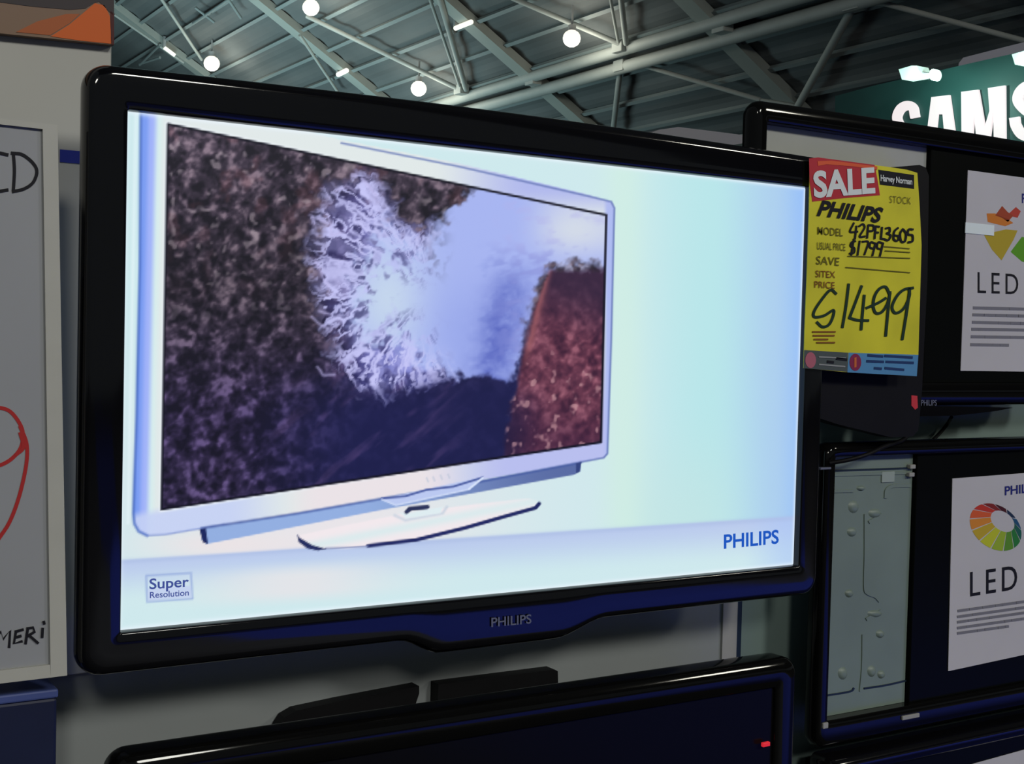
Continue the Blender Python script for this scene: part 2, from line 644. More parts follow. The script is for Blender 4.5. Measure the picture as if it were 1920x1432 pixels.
def paint_picture():
    u = np.linspace(-SW / 2, SW / 2, NX)
    v = np.linspace(SH / 2, -SH / 2, NY)
    WX, WZ = np.meshgrid(u, v)
    dx, dy, dz = WX - CAM.x, -CAM.y, WZ - CAM.z
    dep = dx * FWD.x + dy * FWD.y + dz * FWD.z
    X = 960 + FPX * (dx * RGT.x + dy * RGT.y + dz * RGT.z) / dep
    Y = 716 - FPX * (dx * UPV.x + dy * UPV.y + dz * UPV.z) / dep
    U = (WX + SW / 2) / SW
    V = (SH / 2 - WZ) / SH
    img = np.zeros(X.shape + (3,))

    def c(*q):
        return np.array(q, float)

    def over(col, a):
        img[:] = img * (1 - a[..., None]) + (col if getattr(col, 'ndim', 1) == 3 else np.asarray(col)) * a[..., None]

    def fill(pts, col, soft=1.5):
        over(col, np.clip(0.5 - sd_poly(X, Y, pts) / soft, 0, 1))

    def line(pts, col, wd, soft=1.5, al=1.0):
        over(col, al * np.clip(0.5 - (sd_line(X, Y, pts) - wd / 2) / soft, 0, 1))

    def mix(a, b, t):
        return a + (b - a) * t[..., None]
    # pale ground, cyan on the right
    base = mix(np.broadcast_to(c(205, 232, 236), img.shape), c(232, 228, 232), np.exp(-((X - 620) / 330) ** 2) * sstep(500, 950, Y))
    base = mix(base, c(184, 229, 233), sstep(1130, 1340, X))
    base = mix(base, c(172, 206, 238), sstep(1330, 1470, X))
    base = mix(base, c(150, 190, 250), sstep(1450, 1512, X) * 0.8)
    base = mix(base, c(196, 228, 226), sstep(0.55, 0.9, V) * sstep(1100, 1250, X) * (1 - sstep(1300, 1450, X)) * 0.7)
    base = mix(base, c(210, 240, 222), np.exp(-((X - 1170) / 40) ** 2) * 0.5)
    img[:] = base
    # band along the bottom
    yb = 1050 + (X - 222) * (968 - 1050) / (1490 - 222)
    inb = sstep(-2, 2, Y - yb)
    dd = np.clip((Y - yb) / 110, 0, 1)
    band = mix(np.broadcast_to(c(186, 202, 236), img.shape), c(206, 232, 236), sstep(0.0, 0.75, dd))
    band = mix(band, c(226, 228, 232), np.exp(-((X - 560) / 170) ** 2) * sstep(0.15, 0.5, dd) * (1 - sstep(0.7, 1, dd)))
    band = mix(band, c(170, 196, 246), sstep(1380, 1490, X) * 0.6)
    over(band, inb)
    over(c(168, 186, 224), np.exp(-((Y - yb - 3) / 5) ** 2) * 0.45)
    # reflection of the stand above the band, and bright left margin
    over(c(236, 226, 228), np.exp(-((X - 420) / 130) ** 2 - ((Y - 1020) / 25) ** 2) * (1 - inb) * 0.8)
    # the silver set: rounded outer body
    BODY = [(266, 196), (262, 500), (256, 780), (250, 962), (252, 982), (260, 996), (276, 1004), (310, 1002), (700, 934), (1080, 868), (1134, 858), (1140, 850), (1147, 620), (1153, 390), (1148, 378), (1100, 364), (860, 306), (640, 262), (500, 228), (380, 196)]
    sb = sd_poly(X, Y, BODY)
    body = np.broadcast_to(c(224, 232, 232), img.shape).copy()
    lx = X - (266 - (Y - 208) * 16 / 752)            # distance from the left flank
    body = mix(body, c(234, 226, 230), sstep(520, 600, X) * sstep(800, 900, Y) * (1 - sstep(820, 900, X)))
    body = mix(body, c(184, 190, 238), sstep(780, 960, X) * sstep(600, 800, Y))
    body = mix(body, c(172, 186, 240), sstep(1130, 1140, X))
    body = mix(body, c(176, 184, 236), sstep(800, 1000, X) * (1 - sstep(350, 420, Y)))
    body = mix(body, c(214, 236, 236), 1 - sstep(30, 46, lx))
    body = mix(body, c(160, 178, 248), 1 - sstep(20, 34, lx))
    body = mix(body, c(120, 154, 240), 1 - sstep(6, 20, lx))
    lowl = sstep(955, 975, Y + (X - 250) * 0.17) * (1 - sstep(420, 560, X))
    body = mix(body, c(196, 208, 244), lowl * 0.9)
    over(body, np.clip(0.5 - sb / 1.5, 0, 1))
    line([(264, 208), (262, 500), (256, 780), (250, 962), (252, 982), (260, 996), (276, 1004)], c(70, 104, 190), 5, 4, 0.85)
    line([(276, 1004), (310, 1002), (420, 983)], c(120, 140, 205), 3, 3, 0.8)
    line([(640, 268), (860, 312), (1100, 367), (1146, 378), (1152, 390), (1146, 640), (1139, 850), (1132, 858), (1090, 866)], c(98, 116, 178), 3.5, 2.5, 0.85)
    line([(255, 215), (240, 980)], c(238, 250, 255), 5, 6, 0.5)
    # sound bar and flap under it
    BAR = [(376, 992), (720, 934), (1090, 866), (1088, 884), (1076, 890), (720, 955), (386, 1020), (378, 1012)]
    tb = sstep(640, 1080, X)
    bar = mix(np.broadcast_to(c(146, 174, 224), img.shape), c(88, 106, 162), tb)
    over(bar, np.clip(0.5 - sd_poly(X, Y, BAR) / 2, 0, 1))
    line([(378, 990), (560, 962), (720, 934), (900, 903), (1088, 867)], c(66, 88, 158), 4, 4, 0.85)
    fill([(374, 992), (386, 990), (390, 1020), (380, 1016)], c(24, 36, 92), 2)
    fill([(1080, 868), (1090, 866), (1087, 884), (1080, 887)], c(50, 66, 124), 2)
    fill([(715, 935), (905, 894), (878, 917), (740, 947)], c(186, 200, 240), 2)
    line([(716, 934), (760, 930), (800, 918), (850, 912), (905, 895)], c(74, 92, 160), 4, 2)
    line([(880, 917), (742, 947), (716, 936)], c(206, 218, 246), 3, 2)
    line([(905, 896), (880, 916)], c(214, 226, 250), 4, 2)
    for kx, ky in ((800, 900), (812, 898), (826, 895), (840, 893)):
        line([(kx, ky - 4), (kx + 3, ky + 3)], c(186, 196, 214), 3, 2, 0.7)
    # pedestal
    BASE = [(558, 1004), (640, 986), (760, 962), (900, 944), (990, 934), (1006, 938), (1010, 948), (1000, 955), (900, 985), (800, 1010), (720, 1022), (650, 1028), (598, 1030), (575, 1018)]
    bs = mix(np.broadcast_to(c(242, 232, 236), img.shape), c(214, 234, 236), np.exp(-((Y - 1000 + (X - 700) * 0.2) / 10) ** 2) * 0.8)
    over(bs, np.clip(0.5 - sd_poly(X, Y, BASE) / 3, 0, 1))
    line([(690, 1023), (780, 1012), (870, 990), (950, 967), (1004, 952), (1011, 944)], c(30, 38, 96), 7, 2)
    line([(610, 1028), (690, 1024)], c(120, 132, 176), 3, 2, 0.8)
    fill([(557, 1002), (562, 1008), (586, 1022), (612, 1029), (596, 1032), (576, 1028), (560, 1016)], c(30, 40, 92), 2)
    line([(762, 960), (770, 954), (800, 951)], c(40, 48, 86), 7, 2)
    line([(740, 966), (760, 975), (830, 962), (838, 950)], c(196, 208, 222), 5, 4, 0.8)
    fill([(748, 960), (764, 962), (800, 955), (830, 950), (826, 962), (762, 972)], c(222, 236, 240), 3)
    line([(762, 960), (768, 953), (802, 950)], c(40, 48, 86), 7, 2)
    # the picture within the picture
    PIC = [(314, 231), (1138, 402), (1128, 830), (302, 956)]
    sp = sd_poly(X, Y, PIC)
    wx = X + 16 * (fbm(X, Y, 60, 3) - 0.5)
    wy = Y + 16 * (fbm(X, Y, 60, 9) - 0.5)
    n1, n2, n3 = fbm(wx, wy, 36, 11), fbm(wx + 0.3 * wy, wy - 0.2 * wx, 17, 21, 3), fbm(X + 0.4 * Y, Y - 0.3 * X, 40, 31, 3)
    n4 = fbm(wx + 300, wy, 13, 41, 2)
    g = np.clip((n1 - 0.5) * 0.7 + (n2 - 0.5) * 1.9 + (n4 - 0.5) * 1.1 - 0.12, -1, 1)
    rock = mix(np.broadcast_to(c(56, 48, 62), img.shape), c(124, 108, 122), np.clip(g * 1.7, 0, 1))
    rock = mix(rock, c(24, 22, 32), np.clip(-g * 1.7, 0, 1))
    rock = mix(rock, c(110, 66, 72), sstep(0.56, 0.74, n3) * 0.28 * (1 - sstep(330, 620, Y)))
    rock = mix(rock, c(172, 158, 166), sstep(0.66, 0.84, fbm(wx, wy, 17, 77, 2)) * 0.5 * (1 - sstep(420, 760, Y)))
    rock = rock * (0.94 + 0.18 * (1 - sstep(230, 560, Y)))[..., None]
    rock = mix(rock, rock * c(0.84, 0.80, 1.12), sstep(520, 820, Y))
    dark = sstep(640, 830, Y + 0.20 * (X - 500)) * sstep(400, 700, X)
    streak = fbm(X * 0.8 + Y * 0.9, (Y - X * 0.5) * 0.3, 26, 51, 3)
    deep = mix(np.broadcast_to(c(25, 27, 74), img.shape), c(66, 54, 104), sstep(0.52, 0.80, streak) * (1 - sstep(780, 900, X)))
    rock = mix(rock, deep, dark * 0.93)
    pic = rock
    # spray: solid mist, lacy fringe at the left, fan of droplets at the upper right
    MIST = [(672, 480), (700, 440), (716, 400), (742, 440), (792, 452), (842, 412), (888, 352), (900, 330), (1160, 390), (1160, 500), (1080, 496), (1040, 496), (1014, 530), (998, 590), (982, 640), (968, 700), (952, 722), (900, 704), (850, 696), (800, 690), (764, 668), (720, 656), (676, 650), (652, 620), (642, 560)]
    FRINGE = [(640, 356), (682, 330), (716, 380), (728, 420), (760, 440), (792, 446), (820, 560), (830, 690), (790, 708), (716, 730), (676, 720), (648, 684), (634, 640), (622, 600), (606, 560), (600, 500), (606, 440), (600, 400)]
    sm = sd_poly(X, Y, MIST)
    sf = sd_poly(X, Y, FRINGE)
    pa = np.arctan2(wy - 560, wx - 800)
    pr = np.hypot(wx - 800, wy - 560)
    px_, py_ = pa * 170 + 0.25 * pr + 26 * (n1 - 0.5), pr * 0.55 + 30 * (n2 - 0.5)
    ridg = 1 - np.abs(2 * fbm(px_, py_, 40, 61, 3, 0.6) - 1)
    ridg2 = 1 - np.abs(2 * fbm(px_ + 50, py_, 22, 71, 3, 0.6) - 1)
    blob = sstep(0.46, 0.68, fbm(px_ + 10, py_ + 70, 24, 78, 2))
    fil = np.clip(np.maximum(np.maximum(sstep(0.76, 0.98, ridg), 0.85 * sstep(0.78, 0.98, ridg2)), 0.25 * blob), 0, 1)
    edge = 22 * (n1 - 0.5) * 2 + 18 * (n2 - 0.5) * 2
    mistl = sstep(26, -34, sm + edge)
    mistr = sstep(12, -14, sm + 0.8 * edge)
    lr = sstep(760, 860, X)
    mist = sstep(0, 1, (mistl * (1 - lr) + mistr * lr))
    hol = 1 - sstep(0.38, 0.56, 0.5 * n4 + 0.5 * n2)
    mist = mist * (1 - 0.75 * hol * (1 - sstep(30, 110, -sm)) * (1 - lr))
    haze = np.clip(0.5 - (sf + 1.2 * edge) / 60, 0, 1)
    lace = np.clip(0.75 - (sf + edge) / 36, 0, 1) * fil
    fillx = sstep(620, 770, X + 30 * (n2 - 0.5) * 2) * np.clip(0.5 - (sf + 1.5 * edge) / 46, 0, 1)
    holes = 1 - 0.7 * (1 - sstep(0.36, 0.54, n4 * 0.5 + n2 * 0.5))
    pic = mix(pic, c(66, 62, 138), haze * 0.55)
    pic = mix(pic, c(138, 144, 222), np.clip(fillx * holes, 0, 1) * 0.85)
    pic = mix(pic, c(186, 186, 244), np.clip(lace * (0.6 + 0.7 * n1), 0, 1))
    spray = mix(np.broadcast_to(c(166, 180, 240), img.shape), c(198, 216, 236), np.exp(-((X - 728) / 75) ** 2 - ((Y - 560) / 110) ** 2) * 0.9)
    spray = mix(spray, c(148, 164, 232), np.exp(-((X - 862) / 60) ** 2 - ((Y - 620) / 90) ** 2) * 0.6)
    spray = mix(spray, c(196, 204, 236), sstep(960, 1080, X) * (1 - sstep(430, 520, Y)))
    spray = mix(spray, c(212, 220, 230), np.exp(-((X - 1080) / 60) ** 2 - ((Y - 430) / 36) ** 2) * 0.8)
    fan = sstep(0.50, 0.75, fbm((X - Y * 0.3) * 0.6, (Y + X * 0.2), 20, 88, 3))
    shade = np.exp(-((X - 952 + (Y - 560) * 0.20) / 42) ** 2) * sstep(470, 570, Y)
    spray = mix(spray, c(88, 102, 190), np.clip(shade * (0.30 + 0.75 * n2 + 0.3 * fan), 0, 1))
    spray = mix(spray, c(110, 126, 206), fan * 0.55 * sstep(880, 960, X) * sstep(440, 500, Y))
    spray = mix(spray, c(176, 176, 232), fan * 0.35 * sstep(900, 980, X))
    pic = mix(pic, spray, np.clip(mist, 0, 1))
    pic = mix(pic, c(206, 206, 248), np.clip(lace, 0, 1) * (1 - sstep(0, 60, -sm)) * 0.55)
    dr = sstep(0.66, 0.80, fbm(wx, wy, 15, 83, 2)) * sstep(0.4, 0.55, n1) * np.clip(1 - np.maximum(sf, 0) / 50, 0, 1) * (sf > 0) * (1 - sstep(690, 740, X))
    pic = mix(pic, c(186, 180, 226), dr * 0.8)
    for pts in ([(583, 592), (598, 606), (612, 614)], [(598, 580), (616, 588)], [(594, 690), (604, 704), (626, 704)], [(594, 486), (606, 520), (618, 536)], [(612, 400), (620, 440), (640, 436)], [(630, 356), (648, 348), (664, 360)], [(676, 334), (690, 350), (704, 366)], [(596, 412), (612, 420)]):
        pic = mix(pic, c(190, 184, 232), 0.85 * np.clip(0.5 - (sd_line(wx, wy, pts) - 1.5) / 6, 0, 1))
    # red cliff
    RED = [(1034, 508), (1150, 506), (1150, 860), (940, 880), (958, 770), (976, 700), (988, 630), (1004, 575), (1016, 540)]
    sr = sd_poly(X, Y, RED) + 14 * (n2 - 0.5)
    gr = np.clip((n2 - 0.5) * 2.0 + (n4 - 0.5) * 1.6, -1, 1)
    red = mix(np.broadcast_to(c(102, 54, 74), img.shape), c(152, 92, 110), np.clip(gr * 1.3, 0, 1))
    red = mix(red, c(62, 30, 52), np.clip(-gr * 1.2, 0, 1))
    red = mix(red, c(50, 33, 60), (1 - sstep(510, 640, Y - 0.30 * (X - 1040))) * 0.88)
    red = mix(red, c(62, 30, 58), sstep(730, 840, Y - 0.3 * (X - 1040)) * 0.6)
    red = mix(red, c(26, 22, 60), (1 - sstep(960, 1050, X + 0.2 * (Y - 700))) * sstep(700, 800, Y) * 0.7)
    red = mix(red, c(206, 160, 164), sstep(0.66, 0.84, fbm(X, Y, 13, 95, 2)) * 0.6 * sstep(620, 700, Y))
    red = mix(red, c(150, 88, 96), np.exp(-((X - 1004 + (Y - 600) * 0.25) / 8) ** 2) * (1 - sstep(640, 700, Y)) * 0.8)
    pic = mix(pic, red, 1 - sstep(-6, 8, sr))
    pic = mix(pic, c(190, 196, 236), np.clip(1 - np.abs(Y - 498 - 14 * (n2 - 0.5)) / 16, 0, 1) * sstep(1030, 1060, X) * 0.6 * sstep(0.35, 0.6, n4))
    over(np.broadcast_to(c(238, 244, 250), img.shape), np.clip(0.5 - (sp - 4) / 3, 0, 1) * (1 - sstep(420, 900, X)) * 0.7)
    over(np.broadcast_to(c(14, 14, 30), img.shape), np.clip(0.5 - (sp - 1) / 2, 0, 1))
    over(pic, np.clip(0.5 - (sp + 3.5) / 2, 0, 1))
    # glow of the panel's own border
    eb = np.minimum(np.minimum(U, 1 - U) * SW, np.minimum(V, 1 - V) * SH)
    over(c(236, 246, 255), np.exp(-(eb / 0.0035) ** 2) * 0.7)
    # badge frame at the lower left
    line([(274, 1079), (358, 1074), (361, 1122), (276, 1128), (274, 1079)], c(150, 172, 220), 4, 3, 0.8)
    fill([(277, 1103), (358, 1098), (359, 1120), (278, 1126)], c(196, 210, 238), 3)
    s = np.clip(img, 0, 255) / 255
    L = np.where(s <= 0.04045, s / 12.92, ((s + 0.055) / 1.055) ** 2.4)
    return WX, WZ, L


WX, WZ, PIXL = paint_picture()
me = bpy.data.meshes.new('screen')
nv = NX * NY
co = np.zeros((nv, 3), np.float32)
co[:, 0] = WX.ravel()
co[:, 2] = WZ.ravel()
idx = np.arange(nv).reshape(NY, NX)
q = np.stack([idx[1:, :-1], idx[1:, 1:], idx[:-1, 1:], idx[:-1, :-1]], -1).reshape(-1, 4)
me.vertices.add(nv)
me.vertices.foreach_set('co', co.ravel())
me.loops.add(q.size)
me.loops.foreach_set('vertex_index', q.ravel().astype(np.int32))
me.polygons.add(len(q))
me.polygons.foreach_set('loop_start', np.arange(0, q.size, 4, dtype=np.int32))
me.polygons.foreach_set('loop_total', np.full(len(q), 4, np.int32))
me.update(calc_edges=True)
ca = me.color_attributes.new('picture', 'FLOAT_COLOR', 'POINT')
cc = np.ones((nv, 4), np.float32)
cc[:, :3] = PIXL.reshape(-1, 3)
ca.data.foreach_set('color', cc.ravel())
ms = bpy.data.materials.new('lit_screen_picture')
ms.use_nodes = True
nt = ms.node_tree
b = nt.nodes['Principled BSDF']
b.inputs['Base Color'].default_value = (0.004, 0.004, 0.005, 1)
b.inputs['Roughness'].default_value = 0.35
b.inputs['Specular IOR Level'].default_value = 0.2
vc = nt.nodes.new('ShaderNodeVertexColor')
vc.layer_name = 'picture'
nt.links.new(vc.outputs['Color'], b.inputs['Emission Color'])
b.inputs['Emission Strength'].default_value = 1.0
me.materials.append(ms)

# ------------------------------------------------------------------ large television
tv = empty('television', (0, 0, -0.31), 'large black wall mounted television with a lit picture of a silver set', 'television')
scr = bpy.data.objects.new('screen', me)
COL.objects.link(scr)
scr.parent = tv
scr.matrix_parent_inverse = tv.matrix_basis.inverted()


def mk_emit(name, rgb):
    return mat(name, (0.004, 0.004, 0.004), 0.5, 0.1, emit=lin(rgb), strength=1.0)


bm = bmesh.new()
YS = -0.0006
add_text(bm, 'PHILIPS', at(1357, 1028, YS), at(1460, 1018, YS), at(1357, 1001, YS), 0.022, (0, -0.0002, 0))
linkmesh('screen_logo', bm, mk_emit('blue_screen_letters', (24, 84, 190)), scr)
bm = bmesh.new()
add_text(bm, 'Super', at(280, 1104, YS), at(354, 1099, YS), at(280, 1084, YS), 0.018, (0, -0.0002, 0))
add_text(bm, 'Resolution', at(281, 1121, YS), at(354, 1116, YS), at(281, 1109, YS), 0.012, (0, -0.0002, 0))
linkmesh('screen_badge', bm, mk_emit('navy_screen_letters', (62, 78, 150)), scr)


def chin(x):
    a, b_ = (-0.148, -0.092), (0.066, 0.140)
    if x < a[0] or x > b_[1]:
        return 0.0
    if x < a[1]:
        t = (x - a[0]) / (a[1] - a[0])
    elif x > b_[0]:
        t = (b_[1] - x) / (b_[1] - b_[0])
    else:
        t = 1
    t = t * t * (3 - 2 * t)
    return -0.020 * t


inner = loop_rect(-SW / 2 + 0.0005, SW / 2 - 0.0005, -SH / 2 + 0.0005, SH / 2 - 0.0005, 0.002, ns=90)
outer = loop_rect(-0.5055, 0.5015, -0.305, 0.3045, 0.024, ns=90, chin=chin, crown=0.006)
PROF = [(0, 0.004), (0.0, -0.009), (0.02, -0.0112), (0.05, -0.0119), (0.3, -0.0121), (0.5, -0.0122), (0.75, -0.0122), (0.85, -0.0115), (0.91, -0.0092), (0.955, -0.0055), (0.99, 0.000), (1.0, 0.006), (1.0, 0.012), (0.96, 0.019), (0.88, 0.022), (0.0, 0.022)]
frame_mesh('bezel', outer, inner, PROF, M_black, tv)


one('back_cover', M_matte, tv, lambda b: add_box(b, -0.44, 0.385, 0.0222, 0.085, -0.26, 0.26, 0.012))
one('wall_mount', M_matte, tv, lambda b: add_box(b, -0.2, 0.2, 0.085, YW - 0.001, -0.15, 0.15))
bm = bmesh.new()
YL = -0.0138
add_text(bm, 'PHILIPS', at(921, 1175, YL), at(996, 1168, YL), at(921, 1157, YL), 0.012, (0, -0.0005, 0))
linkmesh('bezel_logo', bm, M_silver, tv)
one('indicator_light', mat('pale_indicator', (0.5, 0.5, 0.5), 0.3, 0.5, emit=(0.5, 0.55, 0.8), strength=0.6), tv,
    lambda b: add_box(b, at(506, 1162, -.0065).x, at(516, 1162, -.0065).x, -0.0085, -0.005, at(510, 1164, -.0065).z, at(510, 1160, -.0065).z))

# ------------------------------------------------------------------ lower television
lt = empty('television', (0, 0, -0.95), 'dark switched off television under the large one, with a red standby light', 'television')
o2 = loop_rect(-0.470, 0.4785, -0.945, -0.391, 0.024, ns=20)
i2 = loop_rect(-0.430, 0.4385, -0.905, -0.431, 0.004, ns=20)
P2 = [(0, 0.006), (0.0, 0.001), (0.06, -0.002), (0.5, -0.004), (0.85, -0.002), (0.97, 0.003), (1.0, 0.008), (1.0, 0.032), (0.98, 0.036), (0, 0.036)]
frame_mesh('bezel', o2, i2, P2, M_black2, lt)
one('screen', M_glass, lt, lambda b: add_box(b, -0.4302, 0.4387, 0.004, 0.012, -0.9052, -0.4308))
one('back_cover', M_matte, lt, lambda b: add_box(b, -0.40, 0.41, 0.0362, YW - 0.001, -0.91, -0.43, 0.012))
p = at(1436, 1395, -0.004)
one('standby_light', M_redled, lt, lambda b: add_box(b, p.x - 0.0065, p.x + 0.0065, -0.006, -0.001, p.z - 0.003, p.z + 0.003, 0.001))

# dark brackets that show above its top edge
YB = 0.118


def clampz(pts):
    return [Vector((q.x, q.y, max(q.z, -0.4285))) for q in quad_px(pts, YB)]


e = tag(one('mounting_bracket', M_matte, None, lambda b: add_prism(b, clampz([(519, 1390), (523, 1362), (534, 1345), (556, 1332), (640, 1314), (786, 1286), (786, 1300), (778, 1324), (770, 1345), (770, 1372)]), (0, YW - YB - 0.002, 0))),
        'black bracket with a rounded end above the lower television, left of the gap', 'bracket', 'brackets above the lower television')
e = tag(one('mounting_bracket', M_matte, None, lambda b: add_prism(b, clampz([(820, 1364), (822, 1283), (1040, 1255), (1046, 1258), (1046, 1330)]), (0, YW - YB - 0.002, 0))),
        'black square ended bracket above the lower television, right of the gap', 'bracket', 'brackets above the lower television')

# ------------------------------------------------------------------ cut-open display televisions at the right
YD = 0.05


def display_tv(label, x0, x1, z0, z1, bw, bwb, xplate, plate_mat, crown=0.0, bt=None):
    bt = bt or bw
    e = empty('television', ((x0 + x1) / 2, YD, z0), label, 'television', 'cut open display televisions')
    oo = loop_rect(x0, x1, z0, z1, 0.02, ns=20, crown=crown)
    ii = loop_rect(x0 + bw, x1 - bw, z0 + bwb, z1 - bt, 0.003, ns=20)
    P3 = [(0, 0.008), (0, -0.004), (0.06, -0.0055), (0.4, -0.006), (0.62, -0.0055), (0.78, -0.004), (0.9, -0.001), (0.97, 0.003), (1.0, 0.008), (1.0, 0.014), (0.9, 0.022), (0, 0.022)]
    frame_mesh('bezel', oo, ii, P3, M_black2, e, YD)
    xl, xr, zb, zt = x0 + bw - 0.0005, x1 - bw + 0.0005, z0 + bwb - 0.0005, z1 - bt + 0.0005
    pl = one('chassis_plate', plate_mat, e, lambda b: add_box(b, xl, xplate - 0.0005, YD + 0.012, YD + 0.02, zb, zt, 0.001, 1))
    one('screen_panel', M_screenframe, e, lambda b: add_box(b, xplate, xr, YD + 0.004, YD + 0.02, zb, zt, 0.001, 1))
    one('back_cover', M_matte, e, lambda b: add_box(b, x0 + 0.08, x1 - 0.03, YD + 0.0222, YW - 0.001, z0 + 0.03, z1 - 0.03))
    return e, pl


ud, upl = display_tv('cut open display television at the upper right, bare grey plate behind the yellow sign', 0.409, 1.12, -0.045, 0.384, 0.024, 0.036, at(1745, 320, YD + 0.004).x, M_chassis2, 0.002, 0.030)
# lettering and red tag on its lower bar
bm = bmesh.new()
YU = YD - 0.0062
add_text(bm, 'PHILIPS', at(1727, 760, YU), at(1756, 760, YU), at(1727, 749, YU), 0.01, (0, -0.0004, 0))
linkmesh('bezel_logo', bm, M_silver, ud)
one('chin_bump', M_black, ud, lambda b: add_prism(b, quad_px([(1700, 760), (1900, 764), (1870, 770), (1830, 775), (1790, 779), (1700, 781)], YD - 0.004), (0, 0.03, 0)))

ld, lpl = display_tv('cut open display television at the lower right, showing a teal stamped metal plate', 0.566, 1.30, -0.552, -0.098, 0.021, 0.042, at(1712, 1100, YD + 0.004).x, M_chassis)
# stamped details of the exposed plate
YP = YD + 0.012
FP = pxr(YP)
NRM = Vector((0, -0.0016, 0))


def dimple(b, x, y, rx, ry, h=0.004):
    c = FP(x, y)
    ex = FP(x + rx, y) - c
    ez = FP(x, y - ry) - c
    n = 14
    rings = []
    for t, hh in ((1, 0), (0.75, 0.6), (0.4, 0.95)):
        rings.append([b.verts.new(c + (ex * math.cos(2 * math.pi * i / n) + ez * math.sin(2 * math.pi * i / n)) * t + Vector((0, -h * hh, 0))) for i in range(n)])
    for A, B in zip(rings, rings[1:]):
        for i in range(n):
            j = (i + 1) % n
            b.faces.new((A[i], A[j], B[j], B[i]))
    b.faces.new(rings[-1])
    bmesh.ops.recalc_face_normals(b, faces=b.faces)


for x, y, rx, ry in ((1600, 950, 10, 12), (1640, 962, 12, 9), (1597, 997, 9, 9), (1592, 1112, 8, 8), (1640, 1150, 14, 7), (1650, 1188, 8, 8), (1580, 1262, 9, 12), (1634, 1258, 8, 11), (1652, 1264, 7, 8), (1614, 915, 8, 5)):
    one('stamped_dimple', M_chassis, lpl, lambda b: dimple(b, x, y, rx, ry), 60)


def rib(pts, wd, m=M_chassis, nm='stamped_rib'):
    one(nm, m, lpl, lambda b: add_stroke(b, pts, wd, FP, NRM))


rib([(1622, 965), (1622, 1040), (1621, 1100), (1626, 1112), (1640, 1118), (1648, 1126)], 5)
rib([(1660, 932), (1662, 918), (1674, 911), (1705, 910)], 6)
rib([(1563, 921), (1598, 920)], 5)
rib([(1630, 978), (1652, 966)], 6)
rib([(1625, 1160), (1650, 1146)], 6)
rib([(1550, 1303), (1592, 1296), (1600, 1290)], 3, M_groove, 'plate_slot')
rib([(1620, 1290), (1660, 1284), (1700, 1275)], 3, M_groove, 'plate_slot')
rib([(1617, 1190), (1616, 1250), (1612, 1295)], 3)
rib([(1564, 882), (1708, 877)], 3, M_groove, 'plate_slot')
rib([(1564, 890), (1706, 886)], 5)
bm = bmesh.new()
add_box(bm, FP(1652, 892).x, FP(1676, 892).x, YP - 0.002, YP, FP(1660, 904).z, FP(1660, 884).z, 0.0005, 1)
linkmesh('paper_label', bm, mat('pale_plate_label', (0.26, 0.31, 0.30), 0.6, 0.2), lpl)
for x, y in ((1704, 889), (1706, 874)):
    one('clip', M_trimlight, lpl, lambda b: add_box(b, FP(x - 6, y).x, FP(x + 4, y).x, YP - 0.008, YP, FP(x, y + 4).z, FP(x, y - 4).z, 0.001, 1))
YF = YD - 0.006
one('clip', M_trimlight, ld, lambda b: add_box(b, at(1690, 1340, YF).x, at(1722, 1340, YF).x, YF - 0.003, YD, at(1705, 1347, YF).z, at(1705, 1339, YF).z, 0.001, 1))
one('clip', M_trimlight, ld, lambda b: add_box(b, at(1541, 1362, YF).x, at(1551, 1362, YF).x, YF - 0.003, YD, at(1546, 1365, YF).z, at(1546, 1354, YF).z, 0.001, 1))
one('clip', M_silver, ld, lambda b: add_box(b, at(1537, 878, YF).x, at(1557, 878, YF).x, YF - 0.002, YD, at(1546, 880, YF).z, at(1546, 876, YF).z, 0.0005, 1))

# third set under it
td = empty('television', (1.0, YD, -1.05), 'black television at the bottom right corner, mostly cut off, with a white sheet', 'television')
o3 = loop_rect(0.60, 1.35, -1.04, -0.572, 0.012, ns=20)
i3 = loop_rect(0.625, 1.325, -1.0, -0.600, 0.003, ns=20)
frame_mesh('bezel', o3, i3, [(0, 0.008), (0, 0.001), (0.08, -0.003), (0.5, -0.006), (0.8, -0.004), (1.0, 0.006), (1.0, 0.04), (0, 0.045)], M_black, td, YD)
one('screen_panel', M_screenframe, td, lambda b: add_box(b, 0.6245, 1.3255, YD + 0.004, YD + 0.02, -1.0005, -0.5995))
one('back_cover', M_matte, td, lambda b: add_box(b, 0.64, 1.30, YD + 0.0452, YW - 0.001, -1.0, -0.60))

# ------------------------------------------------------------------ posters on the display sets
YQ = YD + 0.0035
C_NAVY = mat('navy_print', (0.015, 0.02, 0.16), 0.6, 0.2)
C_GREY = mat('grey_print', (0.16, 0.16, 0.19), 0.6, 0.2)


def col(name, rgb):
    return mat(name, lin(rgb), 0.55, 0.25)


def text_lines(b, rows, f, wpx, seed):
    """grey rows of small print: word-long dashes"""
    rnd = random.Random(seed)
    for (xa, ya, xb, yb) in rows:
        x = xa
        while x < xb:
            L = rnd.uniform(9, 24)
            x2 = min(x + L, xb)
            y_a = ya + (yb - ya) * (x - xa) / (xb - xa)
            y_b = ya + (yb - ya) * (x2 - xa) / (xb - xa)
            add_stroke(b, [(x, y_a), (x2, y_b)], wpx, f, (0, -0.0003, 0), False)
            x = x2 + rnd.uniform(2.5, 4)


